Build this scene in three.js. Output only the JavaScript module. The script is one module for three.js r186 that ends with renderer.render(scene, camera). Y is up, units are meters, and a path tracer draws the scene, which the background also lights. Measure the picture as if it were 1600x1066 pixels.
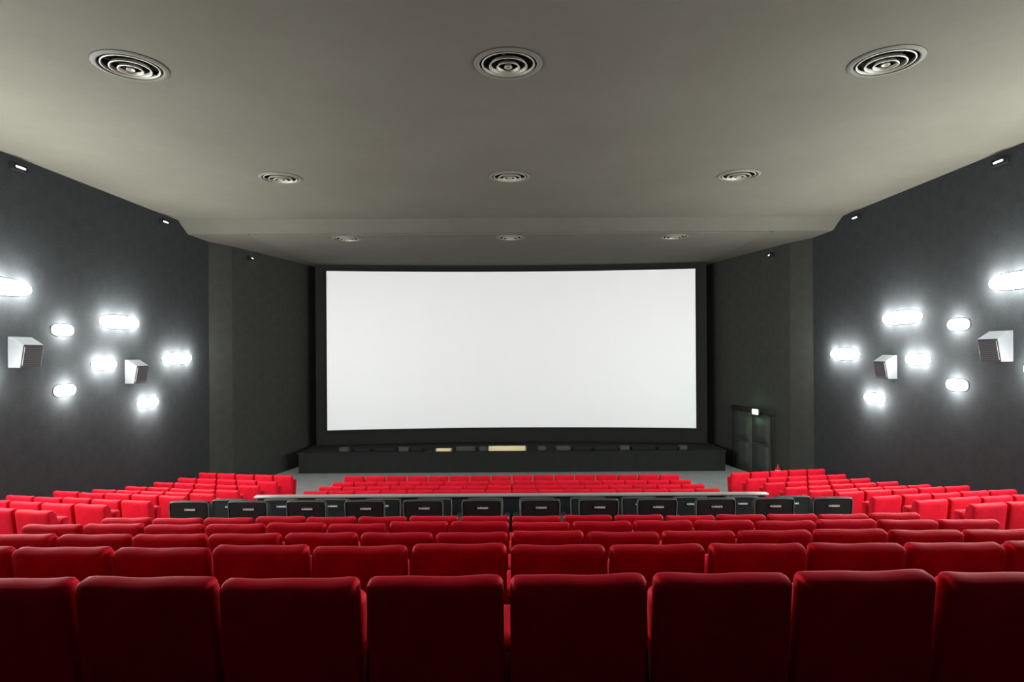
import * as THREE from 'three';
import { mergeGeometries } from 'three/addons/utils/BufferGeometryUtils.js';
import { RectAreaLightUniformsLib } from 'three/addons/lights/RectAreaLightUniformsLib.js';

// ---------------------------------------------------------------- camera, light, exposure
RectAreaLightUniformsLib.init();
const scene = new THREE.Scene();
scene.background = new THREE.Color(0x000000);
const EYE = 4.2;                                             // the lens above the flat floor before the stage
const camera = new THREE.PerspectiveCamera(2 * Math.atan(533 / 960) * 180 / Math.PI, 1600 / 1066, 0.05, 80);
camera.position.set(0.025, EYE, 0);
camera.rotation.set(0, 0, -0.0062);
camera.setViewOffset(1600, 1066, 0, -15, 1600, 1066);        // lens shifted up a little, verticals stay parallel
const renderer = new THREE.WebGLRenderer({ antialias: true });
renderer.toneMapping = THREE.LinearToneMapping;
renderer.toneMappingExposure = 0.93;
renderer.shadowMap.enabled = true;
const LAMP_POWER = 150;                                      // brightness of the wall lamps' faces
const LAMP_SPILL = 7.5;                                      // candela that each point of their domes throws sideways, onto the wall
const LAMP_GLOW = 14;                                         // what the eye sees of their diffusers
const LAMP_COLOR = [0.96, 1.0, 0.99];

// ---------------------------------------------------------------- helpers
let seed = 20250;
const rnd = () => { seed = (seed * 1664525 + 1013904223) >>> 0; return seed / 4294967296; };
const taken = new Map();
function numbered(name) {
  const n = taken.get(name) || 0; taken.set(name, n + 1);
  return n ? name + '_' + String(n).padStart(3, '0') : name;
}
function mesh(name, geometry, material, parent) {
  const m = new THREE.Mesh(geometry, material);
  m.name = parent === scene ? numbered(name) : name; m.castShadow = m.receiveShadow = true;
  parent.add(m); return m;
}
function thing(name, label, category, group) {
  const g = new THREE.Group(); g.name = numbered(name); g.userData = { label, category };
  if (group) g.userData.group = group;
  scene.add(g); return g;
}
function copy(root, label, group) {
  const r = root.clone(); r.name = numbered(root.userData.base); r.userData = { label, category: root.userData.category, group };
  scene.add(r); return r;
}
function structure(name, geometry, material) {
  const m = mesh(name, geometry, material, scene); m.userData.kind = 'structure'; return m;
}
function box(x0, x1, y0, y1, z0, z1) {
  return new THREE.BoxGeometry(x1 - x0, y1 - y0, Math.abs(z1 - z0)).translate((x0 + x1) / 2, (y0 + y1) / 2, (z0 + z1) / 2);
}
// box with all edges rounded to r, its faces divided so that they can be bent; centred
function softBox(w, h, d, r, nx = 8, ny = 8, nz = 4, bend) {
  const g = new THREE.BoxGeometry(w, h, d, nx, ny, nz), p = g.attributes.position, v = new THREE.Vector3(), c = new THREE.Vector3();
  const a = [w / 2, h / 2, d / 2];
  const push = (t, half) => { const s = t / half, f = Math.min(1, Math.abs(s)); return Math.sign(s) * half * (1 - Math.pow(1 - f, 1.35)); };
  for (let i = 0; i < p.count; i++) {
    v.fromBufferAttribute(p, i);
    v.set(push(v.x, a[0]), push(v.y, a[1]), push(v.z, a[2]));
    c.set(THREE.MathUtils.clamp(v.x, -a[0] + r, a[0] - r), THREE.MathUtils.clamp(v.y, -a[1] + r, a[1] - r), THREE.MathUtils.clamp(v.z, -a[2] + r, a[2] - r));
    v.sub(c); const l = v.length(); if (l > 1e-6) v.multiplyScalar(r / Math.max(l, 1e-6));
    v.add(c); if (bend) bend(v);
    p.setXYZ(i, v.x, v.y, v.z);
  }
  g.computeVertexNormals();
  // weld the normals along the cube's own edges so that they shade smoothly
  const n = g.attributes.normal, at = new Map();
  for (let i = 0; i < p.count; i++) {
    const k = [p.getX(i), p.getY(i), p.getZ(i)].map(q => Math.round(q * 20000)).join();
    if (!at.has(k)) at.set(k, []); at.get(k).push(i);
  }
  for (const list of at.values()) if (list.length > 1) {
    v.set(0, 0, 0); for (const i of list) v.add(c.fromBufferAttribute(n, i)); v.normalize();
    for (const i of list) n.setXYZ(i, v.x, v.y, v.z);
  }
  return g;
}
function noiseTexture(size, low, high, cells, srgb, s0) {
  // layered value noise, tiling
  let s = s0; const R = () => { s = (s * 1664525 + 1013904223) >>> 0; return s / 4294967296; };
  const acc = new Float32Array(size * size); let total = 0;
  for (const [n, w] of cells) {
    const grid = Float32Array.from({ length: n * n }, R); total += w;
    for (let y = 0; y < size; y++) for (let x = 0; x < size; x++) {
      const fx = x / size * n, fy = y / size * n, ix = Math.floor(fx), iy = Math.floor(fy);
      let tx = fx - ix, ty = fy - iy; tx = tx * tx * (3 - 2 * tx); ty = ty * ty * (3 - 2 * ty);
      const q = (i, j) => grid[((iy + j) % n) * n + (ix + i) % n];
      acc[y * size + x] += w * ((q(0, 0) * (1 - tx) + q(1, 0) * tx) * (1 - ty) + (q(0, 1) * (1 - tx) + q(1, 1) * tx) * ty);
    }
  }
  const data = new Uint8Array(size * size * 4);
  for (let i = 0; i < size * size; i++) {
    const t = acc[i] / total;
    for (let k = 0; k < 3; k++) data[i * 4 + k] = Math.round(255 * (low[k] + (high[k] - low[k]) * t));
    data[i * 4 + 3] = 255;
  }
  const tex = new THREE.DataTexture(data, size, size); tex.wrapS = tex.wrapT = THREE.RepeatWrapping; tex.magFilter = THREE.LinearFilter;
  if (srgb) tex.colorSpace = THREE.SRGBColorSpace;
  tex.needsUpdate = true; return tex;
}
const repeat = (tex, x, y) => { const t = tex.clone(); t.repeat.set(x, y); t.needsUpdate = true; return t; };
// uv in metres from the face that a triangle of a flat-sided shape points along
function metreUV(g) {
  const p = g.attributes.position, n = g.attributes.normal, uv = new Float32Array(p.count * 2);
  for (let i = 0; i < p.count; i++) {
    const ax = Math.abs(n.getX(i)), ay = Math.abs(n.getY(i)), az = Math.abs(n.getZ(i));
    if (ay >= ax && ay >= az) { uv[2 * i] = p.getX(i); uv[2 * i + 1] = p.getZ(i); }
    else if (ax >= az) { uv[2 * i] = p.getZ(i); uv[2 * i + 1] = p.getY(i); }
    else { uv[2 * i] = p.getX(i); uv[2 * i + 1] = p.getY(i); }
  }
  g.setAttribute('uv', new THREE.BufferAttribute(uv, 2)); return g;
}
// a flat outline in plan ([x, distance from the lens] corners) raised from y0 to y1
function plan(points, y0, y1, holes = []) {
  const s = new THREE.Shape(points.map(([x, z]) => new THREE.Vector2(x, z)));
  for (const [x, z, r] of holes) { const h = new THREE.Path(); h.absarc(x, z, r, 0, Math.PI * 2, true); s.holes.push(h); }
  const g = new THREE.ExtrudeGeometry(s, { depth: y1 - y0, bevelEnabled: false, curveSegments: 40 });
  g.rotateX(-Math.PI / 2); g.translate(0, y0, 0);            // (x, z) -> (x, y, -z)
  return metreUV(g);
}

// ---------------------------------------------------------------- materials
const M = {};
const std = (o) => new THREE.MeshStandardMaterial(o);
const matte = (o) => new THREE.MeshPhysicalMaterial({ roughness: 0.95, specularIntensity: 0.08, ...o });   // dull paint and cloth
const grain = noiseTexture(256, [0.86, 0.86, 0.86], [1, 1, 1], [[8, 1], [32, 0.8], [128, 0.9]], true, 11);
const cloth = noiseTexture(256, [0.75, 0.75, 0.75], [1, 1, 1], [[6, 0.6], [40, 0.6], [128, 1.4]], true, 23);
const patches = noiseTexture(512, [0.92, 0.912, 0.89], [1, 0.997, 0.985], [[5, 1.1], [13, 0.8], [40, 0.5], [160, 0.5]], true, 37);
const nap = noiseTexture(256, [0.8, 0.8, 0.8], [1, 1, 1], [[5, 1], [16, 0.7], [96, 0.7]], true, 53);
const rgb = (r, g, b) => new THREE.Color().setRGB(r, g, b);
M.ceiling = matte({ color: rgb(0.104, 0.102, 0.085), roughness: 0.95, map: repeat(patches, 0.16, 0.16) });
M.lowCeiling = matte({ color: rgb(0.1, 0.097, 0.084), roughness: 0.95, map: repeat(patches, 0.3, 0.3) });
M.lowSide = matte({ color: rgb(0.09, 0.088, 0.075), roughness: 0.95, map: repeat(patches, 0.3, 0.3) });
M.wall = matte({ color: rgb(0.045, 0.0485, 0.0505), roughness: 0.92, map: repeat(cloth, 1.1, 1.1) });
M.frontWall = matte({ color: rgb(0.046, 0.048, 0.042), roughness: 0.95, map: repeat(cloth, 1.1, 1.1) });
M.black = matte({ color: rgb(0.012, 0.012, 0.013), roughness: 0.9 });
M.skirt = matte({ color: rgb(0.02, 0.02, 0.018), roughness: 0.95, map: repeat(cloth, 0.9, 0.9) });
M.stage = matte({ color: rgb(0.018, 0.0195, 0.018), roughness: 0.95, map: repeat(cloth, 0.7, 0.7) });
M.floor = matte({ color: rgb(0.22, 0.225, 0.215), roughness: 0.8, map: repeat(grain, 0.7, 0.7) });
M.step = matte({ color: rgb(0.03, 0.03, 0.033), roughness: 0.95, map: repeat(cloth, 1.3, 1.3) });
M.screen = matte({ color: rgb(0.82, 0.825, 0.825), roughness: 0.9 });
const velvet = (r, g, b) => new THREE.MeshPhysicalMaterial({ color: rgb(r, g, b), roughness: 0.7, map: nap, specularIntensity: 0.15, sheen: 1, sheenRoughness: 0.35, sheenColor: rgb(1, 0.22, 0.28) });
M.velvet = [velvet(0.62, 0.0065, 0.021), velvet(0.58, 0.006, 0.019), velvet(0.65, 0.0075, 0.024)];
M.leather = matte({ color: rgb(0.017, 0.019, 0.018), roughness: 0.7, specularIntensity: 0.4 });
M.piping = std({ color: rgb(0.11, 0.12, 0.12), roughness: 0.5 });
M.metal = std({ color: rgb(0.03, 0.03, 0.032), roughness: 0.5, metalness: 0.5 });
M.ledge = std({ color: rgb(0.26, 0.235, 0.22), roughness: 0.55, map: repeat(grain, 1.2, 1.2) });
M.vent = std({ color: rgb(0.26, 0.25, 0.2), roughness: 0.45, metalness: 0.1 });
M.ventFlange = matte({ color: rgb(0.118, 0.117, 0.098), roughness: 0.6 });
M.duct = matte({ color: rgb(0.02, 0.02, 0.018), roughness: 0.9 });
M.lampGlow = std({ color: rgb(0.8, 0.8, 0.8), roughness: 0.4, emissive: rgb(...LAMP_COLOR), emissiveIntensity: LAMP_GLOW });
M.lampBase = std({ color: rgb(0.6, 0.6, 0.6), roughness: 0.5 });
M.speaker = matte({ color: rgb(0.085, 0.087, 0.09), roughness: 0.55 });
M.grille = matte({ color: rgb(0.14, 0.145, 0.15), roughness: 0.8 });
M.cream = std({ color: rgb(0.62, 0.53, 0.3), roughness: 0.6 });
M.greyBox = matte({ color: rgb(0.042, 0.042, 0.042), roughness: 0.8 });
M.door = matte({ color: rgb(0.04, 0.042, 0.038), roughness: 0.9 });
M.green = std({ color: rgb(0.5, 0.9, 0.6), emissive: rgb(0.45, 1, 0.6), emissiveIntensity: 5, roughness: 0.5 });
M.slot = std({ color: rgb(0.8, 0.8, 0.8), emissive: rgb(1, 1, 1), emissiveIntensity: 0.9, roughness: 0.5 });

// ---------------------------------------------------------------- the setting
const W = 8.9, CEIL = EYE + 3.55, LOW = EYE + 3.265, BACK = -2.2;
// seat-top drop below the lens for a row at distance z; the floor lies 0.93 below the tops
const DROP = [[0, 0.4], [2.36, 0.857], [3.42, 1.075], [4.48, 1.315], [5.54, 1.54], [6.6, 1.77], [7.7, 1.98], [8.8, 2.19], [9.8, 2.38], [10.95, 2.57], [11.85, 2.75], [12.95, 2.93], [14, 3.07], [15.05, 3.19], [16.2, 3.27], [18, 3.27]];
function drop(z) {
  for (let i = 1; i < DROP.length; i++) if (z <= DROP[i][0]) { const [a, p] = DROP[i - 1], [b, q] = DROP[i]; return p + (q - p) * (z - a) / (b - a); }
  return DROP[DROP.length - 1][1];
}
const TALL = 0.93, floorAt = z => EYE - drop(z) - TALL;
const floor = structure('floor', plan([[-9.1, BACK - 0.1], [9.1, BACK - 0.1], [9.1, 24.2], [-9.1, 24.2]], -0.3, 0), M.floor);
// terraces: one step for each row
const stepsFront = [];
function step(points, y) { const s = mesh('step', plan(points, 0, y), M.step, floor); return s; }
const rowZ = []; for (let i = 0; i < 14; i++) rowZ.push(2.36 + 1.061 * i);
const CENTRE = 4.45, AISLE = 5.72, TILT = 0.55 / 3.0;
step([[-CENTRE, BACK], [CENTRE, BACK], [CENTRE, 2.1], [-CENTRE, 2.1]], floorAt(1.6));
const LOWER = 0.04;
rowZ.slice(0, 12).forEach((z, i) => { if (floorAt(z) > 0.02) step([[-CENTRE, z - 0.26], [CENTRE, z - 0.26], [CENTRE, z + 0.801], [-CENTRE, z + 0.801]], floorAt(z) - (i === 6 ? LOWER : 0)); });
const SIDE_Z = []; for (let i = 0; i < 10; i++) SIDE_Z.push(16.2 - 1.061 * i);
for (const s of [-1, 1]) {
  for (const z of SIDE_Z) if (floorAt(z) > 0.02) {
    const d = (W - AISLE) * TILT, a = z - 0.26, b = z + 0.801, p = [[s * AISLE, a], [s * W, a + d], [s * W, b + d], [s * AISLE, b]];
    step(s > 0 ? p : p.reverse(), floorAt(z));
  }
  // the rest of the hall behind the side rows
  const p = [[s * AISLE, BACK], [s * W, BACK], [s * W, 6.4 + (W - AISLE) * TILT], [s * AISLE, 6.4]];
  step(s > 0 ? p : p.reverse(), floorAt(6.6) + 0.2);
  // aisle ramp
  const g = new THREE.BufferGeometry(), v = [], idx = []; const zs = [BACK, 0, 2.1, 4.5, 6.6, 8.8, 10.95, 12.95, 15.05, 16.8];
  const x0 = s * CENTRE, x1 = s * AISLE;
  zs.forEach(z => { const y = z > 16.5 ? 0.002 : Math.max(0.002, floorAt(z)); v.push(x0, y, -z, x1, y, -z, x0, 0, -z, x1, 0, -z); });
  for (let i = 0; i < zs.length - 1; i++) { const a = 4 * i, b = a + 4; idx.push(a, a + 1, b, a + 1, b + 1, b, a + 2, b + 2, a + 3, a + 3, b + 2, b + 3, a, b, a + 2, b, b + 2, a + 2, a + 1, a + 3, b + 1, b + 1, a + 3, b + 3); }
  g.setAttribute('position', new THREE.Float32BufferAttribute(v, 3)); g.setIndex(s > 0 ? idx : idx.slice().reverse());
  const flat = g.toNonIndexed(); flat.computeVertexNormals(); metreUV(flat);
  mesh('aisle_ramp', flat, M.floor, floor);
}
// ceiling: upper part with round holes for the air outlets, sloped face, lower part near the screen
const VENT_X = 4.67, VENT_R = 0.36, VZ = [7.6, 12.52], VZ3 = 17.6;
const STEP0 = 16.45, STEP1 = 16.95;
const upHoles = VZ.flatMap(z => [-1, 0, 1].map(i => [i * VENT_X, z, VENT_R]));
structure('ceiling', plan([[-9.1, BACK - 0.1], [9.1, BACK - 0.1], [9.1, STEP0], [-9.1, STEP0]], CEIL, CEIL + 0.25, upHoles), M.ceiling);
{
  const s = new THREE.Shape([[STEP0, CEIL], [STEP1, LOW], [STEP1 + 0.1, LOW], [STEP1 + 0.1, CEIL + 0.25], [STEP0, CEIL + 0.25]].map(([z, y]) => new THREE.Vector2(z, y)));
  const g = new THREE.ExtrudeGeometry(s, { depth: 18.2, bevelEnabled: false }); g.rotateY(Math.PI / 2); g.translate(-9.1, 0, 0);
  structure('trim_1', metreUV(g), M.lowSide);
  // side strips and the middle panel, which hangs 2 cm lower behind a dark groove
  for (const sg of [-1, 1]) { const p = [[sg * 7.3, STEP1 + 0.1], [sg * 9.1, STEP1 + 0.1], [sg * 9.1, 24.2], [sg * 7.3, 24.2]]; structure('ceiling', plan(sg > 0 ? p : p.reverse(), LOW, LOW + 0.2), M.lowSide); }
  structure('ceiling', plan([[-7.26, STEP1 + 0.14], [7.26, STEP1 + 0.14], [7.26, 24.2], [-7.26, 24.2]], LOW - 0.02, LOW + 0.15, [-1, 0, 1].map(i => [i * VENT_X, VZ3, VENT_R])), M.lowCeiling);
  structure('ceiling', plan([[-7.4, STEP1 + 0.05], [7.4, STEP1 + 0.05], [7.4, 24.2], [-7.4, 24.2]], LOW + 0.45, LOW + 0.55), M.duct);
}
// walls with thickness
const WALLS = [[[W, BACK], [W, 18.1]], [[W, 18.1], [8.58, 18.9]], [[8.58, 18.9], [7.5, 23.85]]];
for (const [side, s] of [['left', -1], ['right', 1]]) WALLS.forEach(([a, b], i) => {
  const dx = b[0] - a[0], dz = b[1] - a[1], l = Math.hypot(dx, dz), n = [dz / l * 0.25, -dx / l * 0.25];
  const p = [a, b, [b[0] + n[0], b[1] + n[1]], [a[0] + n[0], a[1] + n[1]]].map(([x, z]) => [s * x, z]);
  structure('wall_' + side, plan(s > 0 ? p.reverse() : p, -0.3, CEIL + 0.25), i ? M.frontWall : M.wall);
});
structure('wall_front', plan([[-9.1, 23.85], [9.1, 23.85], [9.1, 24.1], [-9.1, 24.1]], -0.3, LOW + 0.55), M.skirt);
structure('wall_back', plan([[-9.1, BACK - 0.25], [9.1, BACK - 0.25], [9.1, BACK], [-9.1, BACK]], -0.3, CEIL + 0.25), M.wall);

// ---------------------------------------------------------------- stage, screen
const STAGE_Z = 21.2, STAGE_Y = 0.71;
{
  const t = thing('stage', 'low dark stage platform below the white screen', 'stage');
  mesh('front_panel', metreUV(box(-7.36, 7.36, 0, STAGE_Y - 0.05, -STAGE_Z, -STAGE_Z - 0.06)), M.stage, t);
  mesh('platform', plan([[-7.4, STAGE_Z - 0.03], [7.4, STAGE_Z - 0.03], [7.4, 23.8], [-7.4, 23.8]].map(([x, z]) => [Math.sign(x) * Math.min(Math.abs(x), 8.58 - (z - 18.9) * 0.2182 - 0.03), z]), STAGE_Y - 0.05, STAGE_Y), M.skirt, t);
  // screen: gently curved sheet, its ends nearer to the hall
  const half = 6.87, zc = 23.45, sag = 0.58, y0 = EYE - 2.93, y1 = EYE + 3.01;
  const curved = (xa, xb, ya, yb, dz, thick, n) => {
    const g = new THREE.BoxGeometry(1, 1, 1, n, 1, 1), p = g.attributes.position;
    for (let i = 0; i < p.count; i++) { const x = xa + (xb - xa) * (p.getX(i) + 0.5), q = x / half; p.setXYZ(i, x, ya + (yb - ya) * (p.getY(i) + 0.5), -(zc - sag * q * q) + dz + thick * (p.getZ(i) - 0.5)); }
    g.computeVertexNormals(); return g;
  };
  const sc = thing('cinema_screen', 'wide blank white cinema screen in a black surround', 'screen');
  mesh('sheet', curved(-half, half, y0, y1, 0, 0.02, 48), M.screen, sc);
  const b = 0.07, e = 0.07, o = 0.39;
  mesh('masking', curved(-half - e, half + e, y1, y1 + b, 0.03, 0.1, 48), M.black, sc);
  mesh('masking', curved(-half - e, half + e, y0 - b, y0, 0.03, 0.1, 48), M.black, sc);
  mesh('masking', curved(-half - e, -half, y0, y1, 0.03, 0.1, 2), M.black, sc);
  mesh('masking', curved(half, half + e, y0, y1, 0.03, 0.1, 2), M.black, sc);
  mesh('side_curtain', metreUV(curved(-half - o, -half - e, y0 - b, LOW - 0.03, -0.01, 0.06, 4)), M.skirt, sc);
  mesh('side_curtain', metreUV(curved(half + e, half + o, y0 - b, LOW - 0.03, -0.01, 0.06, 4)), M.skirt, sc);
  mesh('top_curtain', metreUV(curved(-half - e, half + e, y1 + b, LOW - 0.03, -0.01, 0.06, 48)), M.skirt, sc);
  const skirt = curved(-half - o, half + o, STAGE_Y + 0.005, y0 - b, -0.02, 0.04, 48);
  mesh('skirt_curtain', metreUV(skirt), M.skirt, sc);
}
// things lying along the stage edge
const px = (x, z) => (x - 800) * z / 960 + 0.025;
function stageBlock(name, label, category, p0, p1, h, d, m, group, z = STAGE_Z + 0.25) {
  const w = px(p1, z) - px(p0, z), t = thing(name, label, category, group);
  mesh('body', softBox(w, h, d, Math.min(h, 0.05) * 0.25, 4, 4, 4).translate(0, h / 2, 0), m, t);
  const foot = softBox(0.05, 0.02, d * 0.8, 0.005, 2, 2, 2);
  t.position.set((px(p0, z) + px(p1, z)) / 2, STAGE_Y, -z);
  return [t, w];
}
{
  const ord = ['first', 'second', 'third', 'fourth', 'fifth', 'sixth', 'seventh'];
  const L = [[530, 545], [622, 638], [712, 741], [748, 760]], R = [[840, 852], [868, 890], [967, 982], [1060, 1072]];
  L.slice().reverse().forEach(([a, b], i) => stageBlock('stage_block', `low dark grey block on stage edge, ${ord[i]} from long cream bar, away from exit door`, 'block', a, b, 0.15, 0.22, M.greyBox, 'dark blocks along the stage edge'));
  R.forEach(([a, b], i) => stageBlock('stage_block', `low dark grey block on stage edge, ${ord[i]} from long cream bar towards exit door`, 'block', a, b, 0.15, 0.22, M.greyBox, 'dark blocks along the stage edge'));
  const L2 = [[554, 579], [586, 620], [642, 661]], R2 = [[893, 922], [926, 964], [985, 1021], [1026, 1055]];
  L2.slice().reverse().forEach(([a, b], i) => stageBlock('black_box', `flat black box on stage edge, ${ord[i]} from short cream bar, away from exit door`, 'box', a, b, 0.1, 0.3, M.black, 'flat black boxes along the stage edge', STAGE_Z + 0.3));
  R2.forEach(([a, b], i) => stageBlock('black_box', `flat black box on stage edge, ${ord[i]} from long cream bar towards exit door`, 'box', a, b, 0.1, 0.3, M.black, 'flat black boxes along the stage edge', STAGE_Z + 0.3));
  for (const [a, b, h, label] of [[763, 820, 0.17, 'long cream bar lying on stage edge below screen middle'], [681, 704, 0.1, 'short cream bar lying on stage edge beside the long one']]) {
    const [t, w] = stageBlock('cream_bar', label, 'bar', a, b, h, 0.14, M.cream, null, STAGE_Z + 0.2);
    for (const s of [-1, 1]) mesh('end_cap', softBox(0.035, h * 0.9, 0.12, 0.006, 2, 3, 3).translate(s * (w / 2 + 0.0175), h * 0.45, 0), M.piping, t);
  }
}

// ---------------------------------------------------------------- round air outlets in the ceiling
{
  const ring = (pts, seg = 48) => new THREE.LatheGeometry(pts.map(([r, y]) => new THREE.Vector2(r, y)), seg);
  const cone = (r0, y0, r1, y1) => ring([[r0, y0], [(r0 + r1) / 2, y0 + (y1 - y0) * 0.62], [r1, y1], [r1 + 0.014, y1 + 0.004], [r1 + 0.012, y1 + 0.012], [(r0 + r1) / 2 + 0.012, y0 + (y1 - y0) * 0.55], [r0 + 0.008, y0 + 0.01]]);
  const flange = ring([[0.395, 0.02], [0.398, -0.018], [0.42, -0.024], [0.47, -0.01], [0.475, 0], [0.395, 0]]);
  const duct = ring([[0.399, 0.0], [0.399, 0.3], [0.0, 0.3], [0.0, 0.305], [0.405, 0.305], [0.405, 0.0]]);
  const c1 = cone(0.338, 0.0, 0.352, -0.022), c2 = cone(0.23, -0.012, 0.25, -0.045), c3 = cone(0.13, -0.03, 0.148, -0.058);
  const hub = ring([[0.0, 0.02], [0.03, 0.015], [0.055, -0.045], [0.052, -0.052], [0.02, -0.035], [0.0, -0.033]], 32);
  const strut = new THREE.BoxGeometry(0.78, 0.05, 0.012).translate(0, 0.015, 0);
  const where = { '-1': 'away from exit-door wall', '0': 'over the hall centreline', '1': 'towards exit-door wall' };
  const rows = [[VZ[0], CEIL, 'over the back rows'], [VZ[1], CEIL, 'before the ceiling step'], [VZ3, LOW - 0.02, 'in lower ceiling near screen']];
  let proto;
  for (const [z, y, which] of rows) for (const i of [-1, 0, 1]) {
    const label = `round ceiling air outlet with concentric rings ${which}, ${where[i]}`;
    let t;
    if (!proto) {
      t = proto = thing('ceiling_vent', label, 'air vent', 'round ceiling air outlets'); t.userData.base = 'ceiling_vent';
      mesh('flange', flange, M.ventFlange, t); mesh('duct', duct, M.duct, t);
      mesh('ring', c1, M.vent, t); mesh('ring', c2, M.vent, t); mesh('ring', c3, M.vent, t); mesh('hub', hub, M.vent, t);
      mesh('strut', strut, M.duct, t); mesh('strut', strut, M.duct, t).rotation.y = Math.PI / 2;
    } else t = copy(proto, label, 'round ceiling air outlets');
    t.scale.set(0.9, 1, 0.9); t.position.set(i * VENT_X, y, -z); t.rotation.y = i * 0.4 + z;
  }
}

// ---------------------------------------------------------------- wall lamps, speakers, small lights
// [distance, height from the lens, length, label]
const LAMPS = [
  [10.7, 1.18, 1.45, 'long glowing wall lamp, highest of its cluster, above larger speaker'],
  [12.2, 0.464, 0.62, 'short glowing wall lamp just beyond the nearer speaker'],
  [13.98, 0.7, 1.45, 'long glowing wall lamp, high between the two speakers'],
  [13.43, -0.25, 0.85, 'short glowing wall lamp just before the farther speaker'],
  [16.37, -0.15, 1.45, 'long glowing wall lamp beyond the farther speaker, closest to screen'],
  [12.25, -0.74, 0.62, 'short glowing wall lamp below and beyond the nearer speaker'],
  [15.04, -1.22, 0.9, 'short glowing wall lamp, lowest, below the farther speaker'],
  [10.35, -0.37, 0.62, 'short glowing wall lamp below and before the nearer speaker'],
  [9.1, 0.35, 0.62, 'short glowing wall lamp beside the black chairs, lowest there'],
  [8.2, 1.5, 1.45, 'long glowing wall lamp beside the black chairs, highest there'],
  [7.3, 0.6, 0.85, 'short glowing wall lamp beside the fifth row, low'],
  [6.4, 1.75, 0.62, 'short glowing wall lamp beside the fourth row, high'],
  [7.9, -0.4, 1.45, 'long glowing wall lamp beside the fifth row, lowest there'],
  [5.4, 1.2, 0.85, 'short glowing wall lamp beside the fourth row, middle height'],
  [4.3, 1.9, 1.45, 'long glowing wall lamp beside the third row, high'],
  [3.3, 1.1, 0.85, 'short glowing wall lamp beside the second row'],
  [6.0, -0.1, 0.85, 'short glowing wall lamp beside the fourth row, lowest there'],
];
// domed oval: w long, h high, d deep, its flat back at z = -d / 2
function oval(w, h, d) {
  const g = new THREE.SphereGeometry(1, 36, 18), p = g.attributes.position;
  for (let i = 0; i < p.count; i++) {
    const x = p.getX(i), y = p.getY(i), z = p.getZ(i), q = v => Math.sign(v) * Math.pow(Math.abs(v), 0.72);
    p.setXYZ(i, q(x) * w / 2, q(y) * h / 2, z * d / 2);
  }
  g.computeVertexNormals(); return g;
}
for (const [side, s] of [['wall away from exit door', -1], ['exit-door wall', 1]]) LAMPS.forEach(([z, h, len, label]) => {
  const t = thing('wall_lamp', `${label}, ${s > 0 ? 'exit-door side' : 'opposite exit door'}`, 'lamp', 'glowing wall lamps');
  t.position.set(s * W, EYE + h, -z);
  const H = len > 1.2 ? 0.3 : 0.24;
  mesh('base', oval(len - 0.08, H - 0.05, 0.05).rotateY(-s * Math.PI / 2), M.lampBase, t);
  mesh('diffuser', oval(len - 0.03, H, 0.1).translate(0, 0, 0.01).rotateY(-s * Math.PI / 2), M.lampGlow, t);
  const a = new THREE.RectAreaLight(rgb(...LAMP_COLOR), LAMP_POWER, len * 0.72, H * 0.5); a.name = 'lamp_face_light';
  a.position.set(-s * 0.07, 0, 0); a.rotation.y = s * Math.PI / 2; t.add(a);
  const n = len > 1.2 ? 3 : len > 0.8 ? 2 : 1;
  for (let k = 0; k < n; k++) {
    const l = new THREE.PointLight(rgb(...LAMP_COLOR), LAMP_SPILL); l.name = 'lamp_light';
    l.position.set(-s * 0.17, 0, (k - (n - 1) / 2) * len / n); l.castShadow = true; l.shadow.radius = 2; t.add(l);
  }
});
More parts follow.
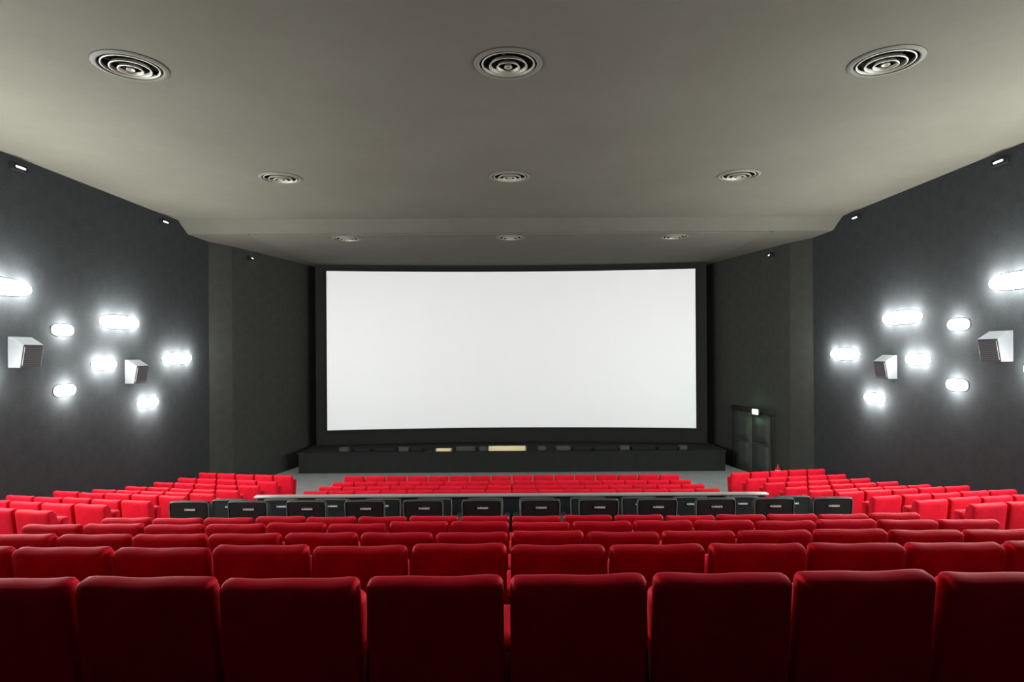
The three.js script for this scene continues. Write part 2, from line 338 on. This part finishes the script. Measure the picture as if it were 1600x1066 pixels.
{
  const prof = new THREE.Shape([[0, 0.29], [0.05, 0.29], [0.265, 0.15], [0.2, -0.24], [0, -0.24]].map(p => new THREE.Vector2(...p)));
  const body = new THREE.ExtrudeGeometry(prof, { depth: 0.46, bevelEnabled: true, bevelSize: 0.012, bevelThickness: 0.012, bevelSegments: 2 }).translate(0, 0, -0.23);
  const grille = new THREE.BoxGeometry(0.012, 0.34, 0.42, 1, 1, 1); grille.rotateZ(Math.atan2(-0.065, 0.39)); grille.translate(0.248, -0.045, 0);
  const bar = new THREE.BoxGeometry(0.01, 0.008, 0.42);
  for (const s of [-1, 1]) for (const [z, h, k, what] of [[11.12, 0, 1, 'larger'], [14.4, -0.46, 1, 'smaller']]) {
    const t = thing('wall_speaker', `grey wedge surround speaker on wall, ${what === 'larger' ? 'farther from screen' : 'nearer to screen'}, ${s > 0 ? 'exit-door side' : 'opposite exit door'}`, 'speaker', 'surround speakers');
    t.position.set(s * W, EYE + h + 0.0, -z); t.rotation.y = s > 0 ? Math.PI : 0;
    const b = mesh('cabinet', body, M.speaker, t), g = mesh('grille', grille, M.grille, t);
    for (let i = 0; i < 9; i++) { const q = mesh('grille_bar', bar, M.metal, g); const u = -0.15 + i * 0.0375; q.position.set(0.256 + u * 0.1667, -0.045 + u, 0); }
    mesh('wall_bracket', new THREE.BoxGeometry(0.03, 0.12, 0.3).translate(0.0, 0.02, 0), M.metal, t);
  }
  for (const s of [-1, 1]) for (const [x, z, h, turn, which] of [[W, 11.1, 3.36, 0, 'farthest from screen'], [W, 15.75, 3.35, 0, 'just before the ceiling step'], [8.38, 19.75, 3.02, 0.2148, 'nearest to screen']]) {
    const t = thing('wall_spotlight', `small black wall light under ceiling ${which}, ${s > 0 ? 'exit-door side' : 'opposite exit door'}`, 'light', 'small lights under the ceiling');
    t.position.set(s * x, EYE + h, -z); t.rotation.y = -s * turn;
    mesh('housing', softBox(0.07, 0.13, 0.34, 0.012, 3, 4, 6).translate(-s * 0.035, 0, 0), M.black, t);
    mesh('lens', softBox(0.02, 0.035, 0.22, 0.008, 3, 3, 6).translate(-s * 0.075, 0, 0), M.slot, t);
    const l = new THREE.PointLight(0xffffff, 0.04); l.position.set(-s * 0.12, 0, 0); l.castShadow = true; l.shadow.radius = 1; l.name = 'spot_light'; t.add(l);
  }
}

// ---------------------------------------------------------------- exit door, its sign, extinguisher (on the slanted wall)
const facet = z => 8.58 - (z - 18.9) * 0.2182, FACET_TURN = Math.atan(0.2182);
{
  const zc = 20.77, t = new THREE.Group(); t.name = 'door_1'; t.userData = { kind: 'structure', label: 'dark double exit door in slanted wall under green light', category: 'door' }; scene.add(t);
  t.position.set(facet(zc), 0, -zc); t.rotation.y = FACET_TURN;     // its x axis now runs out of the wall, z along it
  const H = 2.06, w = 1.08;
  t.rotation.y = FACET_TURN;
  for (const s of [-1, 1]) {
    const leaf = mesh('door_leaf', softBox(0.05, H, w - 0.01, 0.006, 3, 3, 3).translate(-0.035, H / 2, s * w / 2), M.door, t);
    for (const [y, h] of [[0.6, 0.8], [1.5, 0.8]]) mesh('door_panel', softBox(0.02, h, 0.7, 0.006, 3, 3, 3).translate(-0.065, y, s * w / 2), M.door, leaf);
    mesh('push_bar', new THREE.CylinderGeometry(0.018, 0.018, 0.8, 12).rotateX(Math.PI / 2).translate(-0.11, 1.05, s * w / 2), M.metal, leaf);
  }
  for (const s of [-1, 1]) mesh('door_frame', softBox(0.08, H + 0.08, 0.07, 0.01, 3, 3, 3).translate(-0.04, (H + 0.08) / 2, s * (w + 0.035)), M.skirt, t);
  mesh('door_frame', softBox(0.1, 0.16, 2 * w + 0.2, 0.01, 3, 3, 3).translate(-0.05, H + 0.08, 0), M.skirt, t);
  const e = thing('exit_light', 'glowing green exit light above the dark double door', 'exit sign');
  const ze = 20.38; e.position.set(facet(ze) - 0.1, EYE - 2.08, -ze); e.rotation.y = FACET_TURN;
  mesh('housing', softBox(0.07, 0.19, 0.33, 0.012, 3, 3, 4).translate(-0.05, 0, 0), M.metal, e);
  mesh('face', softBox(0.03, 0.17, 0.31, 0.012, 3, 4, 4).translate(-0.09, 0, 0), M.green, e);
  const l = new THREE.PointLight(rgb(0.3, 1, 0.45), 1.1); l.position.set(-0.17, 0, 0); l.castShadow = true; l.shadow.radius = 2; l.name = 'exit_glow'; e.add(l);

  const x = thing('fire_extinguisher', 'small red extinguisher with pale label standing by wall near exit door', 'extinguisher');
  const zx = 19.3; x.position.set(facet(zx) - 0.14, 0, -zx);
  const lathe = (pts, n = 20) => new THREE.LatheGeometry(pts.map(p => new THREE.Vector2(...p)), n);
  mesh('cylinder', lathe([[0, 0], [0.07, 0], [0.078, 0.015], [0.078, 0.4], [0.06, 0.455], [0.025, 0.48], [0, 0.48]]), M.velvet[0], x);
  mesh('label_band', lathe([[0.0785, 0.24], [0.0795, 0.24], [0.0795, 0.4], [0.0785, 0.4]]), M.lampBase, x);
  mesh('valve', lathe([[0, 0.47], [0.022, 0.47], [0.022, 0.53], [0.012, 0.55], [0, 0.55]]), M.ledge, x);
  mesh('handle', softBox(0.03, 0.02, 0.16, 0.006, 2, 2, 4).translate(0, 0.56, 0.03), M.velvet[1], x);
}

// ---------------------------------------------------------------- low partition with a pale ledge before the front block
{
  const z = 9.6, t = thing('partition', 'low black partition with pale ledge between black chairs and front seats', 'partition');
  const y0 = floorAt(9.785), yTop = EYE - 2.24;
  t.position.set(0, y0, -z);
  const h = yTop - y0;
  mesh('panel', softBox(7.9, h - 0.035, 0.1, 0.01, 8, 4, 3).translate(0, (h - 0.035) / 2, 0), M.black, t);
  mesh('ledge', softBox(8.0, 0.03, 0.15, 0.01, 12, 3, 4).translate(0, h - 0.0175, 0), M.ledge, t);
}

// ---------------------------------------------------------------- seats
const PITCH = 0.55;
function makeSeat(k) {
  const r = new THREE.Group(), v = M.velvet[k];
  r.userData = { base: 'cinema_chair', category: 'seat' };
  const lean = 0.12, ph = k * 2.1 + 0.4;
  const bend = (amp, front) => p => {
    const u = p.x / 0.26, up = (p.y + 0.29) / 0.58;
    if (up > 0.8) p.y -= amp * (1 - u * u) * (up - 0.8) / 0.2 + 0.002 * Math.sin(6 * u + ph) * (up - 0.8) / 0.2;
    p.z += front * 0.012 * (1 - u * u) * Math.sin(Math.PI * Math.min(1, Math.max(0, up)));
  };
  // local axes: the row's rear is at +z (towards the lens), the top rear edge of the back at z = 0, y = TALL
  const back = new THREE.Group();
  const shell = softBox(0.525, 0.6, 0.1, 0.036, 14, 14, 8, bend(0.006, 0.4)).translate(0, -0.312, -0.05);
  const cushion = softBox(0.48, 0.5, 0.09, 0.042, 10, 10, 6, bend(0.009, -1)).translate(0, -0.3, -0.11);
  for (const g of [shell, cushion]) { g.rotateX(-lean * -1); }
  const tilt = g => g.translate(0, TALL, 0);
  mesh('backrest', tilt(shell), v, r);
  mesh('back_cushion', tilt(cushion), v, r);
  mesh('seat_cushion', softBox(0.47, 0.44, 0.11, 0.045, 10, 10, 6).rotateX(-0.12).translate(0, 0.57, -0.27), v, r);
  mesh('pedestal', mergeGeometries([softBox(0.16, 0.34, 0.12, 0.01, 2, 2, 2).translate(0, 0.185, -0.4), softBox(0.24, 0.02, 0.26, 0.006, 2, 2, 2).translate(0, 0.01, -0.4)]), M.metal, r);
  return r;
}
const armShape = softBox(0.044, 0.46, 0.42, 0.02, 4, 8, 8).translate(0, 0.33, -0.42);
const armCap = softBox(0.05, 0.035, 0.4, 0.015, 4, 4, 8).translate(0, 0.572, -0.41);
const armFoot = softBox(0.04, 0.1, 0.3, 0.008, 3, 3, 3).translate(0, 0.05, -0.42);
function addArm(root, x, k) {
  const a = mesh('armrest', armShape, M.velvet[k], root); a.position.x = x;
  mesh('arm_pad', armCap, M.velvet[k], a); mesh('arm_foot', armFoot, M.metal, a);
}
const protos = [0, 1, 2].map(k => { const r = makeSeat(k); addArm(r, PITCH / 2, k); return r; });
const endProtos = [0, 1, 2].map(k => { const r = makeSeat(k); addArm(r, PITCH / 2, k); addArm(r, -PITCH / 2, k); return r; });
const wallArm = [-1, 1].map(sd => [0, 1, 2].map(k => { const r = makeSeat(k); addArm(r, sd * PITCH / 2, k); return r; }));   // side blocks: arm on the wall side
let turn = 0;
function seat(x, z, y, rot, label, group, leftEnd, from) {
  const k = [0, 1, 0, 2, 1, 2, 0][turn++ % 7], r = copy((from || (leftEnd ? endProtos : protos))[k], label, group);
  r.position.set(x, y, -z); r.rotation.y = rot; r.scale.y = 0.992 + 0.016 * rnd();
}
const ORD = ['first', 'second', 'third', 'fourth', 'fifth', 'sixth', 'seventh', 'eighth', 'ninth'];
const ROWN = ['back row', 'second row from the back', 'third row from the back', 'fourth row from the back', 'row right behind black chairs'];
// back block: five rows of 16
rowZ.slice(0, 5).forEach((z, i) => {
  for (let j = 0; j < 16; j++) {
    const x = (j - 7.5) * PITCH, edge = Math.abs(x) * 960 / z - PITCH / 2 * 960 / z;
    if (edge > 1400) continue;
    const n = x > 0 ? j - 8 : 7 - j, dir = x > 0 ? 'exit-door side' : 'side opposite exit door';
    const jit = (rnd() - 0.5) * 0.03;
    seat(x, z - 0.06 + (rnd() - 0.5) * 0.02, floorAt(z), jit, `red velvet seat in ${ROWN[i]}, ${ORD[n]} from centreline, ${dir}`, `red seats of the ${ROWN[i]}`, j === 0);
  }
});
// front block: rows beyond the partition
[10.83, 11.89, 12.95, 14.0, 15.05, 16.1].forEach((z, i, all) => {
  if (i < 1) return;
  const name = ['', 'fifth row from stage', 'fourth row from stage', 'third row from stage', 'second row from stage', 'front row before stage'][i];
  for (let j = 0; j < 16; j++) {
    const x = (j - 7.5) * PITCH, n = x > 0 ? j - 8 : 7 - j, dir = x > 0 ? 'exit-door side' : 'side opposite exit door';
    seat(x, z - 0.06, floorAt(z), (rnd() - 0.5) * 0.02, `red velvet seat, middle block ${name}, ${ORD[n]} from centreline, ${dir}`, `red seats of the middle block, ${name}`, j === 0);
  }
});
// side blocks: nine rows of five, turned towards the screen
const ROT = Math.atan(TILT);
for (const s of [-1, 1]) SIDE_Z.slice(0, 9).forEach((z, i) => {
  for (let j = 0; j < 5; j++) {
    const x = 5.8 + (j + 0.5) * PITCH, zz = z + (x - 5.8) * TILT;
    if (s * 0 + (x - 0.27) * 960 / zz > 860) continue;
    seat(s * x, zz, floorAt(z), s * ROT + (rnd() - 0.5) * 0.02, `red velvet seat, side block ${s > 0 ? 'by exit door' : 'opposite exit'}, ${ORD[i]} row from stage, ${ORD[j]} from aisle`, `red seats of the side block ${s > 0 ? 'by the exit-door wall' : 'opposite the exit door'}`, false, wallArm[s > 0 ? 1 : 0]);
  }
});
// black chairs: two rows of twelve behind the partition
{
  const H = 1.03, CP = 0.735;
  // lettering too small to read: a pale plate with a row of short strokes
  const cv = document.createElement('canvas'); cv.width = 128; cv.height = 32; const c2 = cv.getContext('2d');
  c2.fillStyle = '#17191a'; c2.fillRect(0, 0, 128, 32); c2.fillStyle = '#f6f6f2';
  for (let i = 0, x = 6; x < 120; i++) { const w = 4 + rnd() * 7; c2.fillRect(x, 5 + rnd() * 3, w, 21 + rnd() * 4); x += w + 1.5 + (i === 1 ? 4 : 0); }
  const tag = new THREE.CanvasTexture(cv); tag.colorSpace = THREE.SRGBColorSpace;
  M.plate = std({ map: tag, roughness: 0.5 });
  const proto = new THREE.Group(); proto.userData = { base: 'black_chair', category: 'chair' };
  const back = softBox(0.5, 0.62, 0.06, 0.014, 10, 10, 5, p => { p.y -= p.y > 0.2 ? 0.008 * (p.x / 0.25) ** 2 : 0; }).translate(0, -0.31, -0.035);
  const cush = softBox(0.47, 0.5, 0.1, 0.04, 8, 8, 5).translate(0, -0.31, -0.115);
  for (const g of [back, cush]) g.rotateX(0.1).translate(0, H, 0);
  const bk = mesh('backrest', back, M.leather, proto);
  const seamPts = [[-0.235, -0.55], [-0.246, -0.05], [-0.225, -0.012], [0, -0.006], [0.225, -0.012], [0.246, -0.05], [0.235, -0.55]].map(([x, y]) => new THREE.Vector3(x, y, -0.004).applyAxisAngle(new THREE.Vector3(1, 0, 0), 0.1).add(new THREE.Vector3(0, H, 0)));
  mesh('piping', new THREE.TubeGeometry(new THREE.CatmullRomCurve3(seamPts, false, 'catmullrom', 0.2), 40, 0.006, 6), M.piping, bk);
  mesh('label_plate', new THREE.BoxGeometry(0.14, 0.03, 0.004).rotateX(0.1).translate(0.01, H - 0.1, -0.008), M.plate, bk);
  mesh('back_cushion', cush, M.leather, proto);
  mesh('seat_cushion', softBox(0.52, 0.16, 0.55, 0.05, 8, 5, 8).translate(0, 0.4, -0.46), M.leather, proto);
  for (const s of [-1, 1]) { const a = mesh('armrest', softBox(0.1, 0.3, 0.56, 0.035, 5, 5, 8).translate(s * 0.308, 0.5, -0.45), M.leather, proto); mesh('arm_support', new THREE.BoxGeometry(0.04, 0.36, 0.3).translate(s * 0.308, 0.18, -0.45), M.metal, a); }
  mesh('base_frame', mergeGeometries([new THREE.BoxGeometry(0.6, 0.05, 0.3).translate(0, 0.3, -0.45), new THREE.BoxGeometry(0.6, 0.02, 0.34).translate(0, 0.01, -0.45), new THREE.BoxGeometry(0.1, 0.28, 0.1).translate(0, 0.15, -0.45)]), M.metal, proto);
  [[7.7, 'row beside red rows', 'black chairs next to the back rows'], [8.8, 'row beside partition', 'black chairs next to the partition']].forEach(([z, name, group]) => {
    for (let j = 0; j < 12; j++) {
      const x = (j - 5.5) * CP, n = x > 0 ? j - 6 : 5 - j;
      const r = copy(proto, `black chair in ${name}, ${ORD[n]} from centreline, ${x > 0 ? 'exit-door side' : 'opposite exit door'}`, group);
      r.position.set(x, floorAt(z === 7.7 ? rowZ[5] : rowZ[6]) - (z === 7.7 ? 0 : LOWER), -z); r.rotation.y = (rnd() - 0.5) * 0.02;
    }
  });
}
renderer.render(scene, camera);
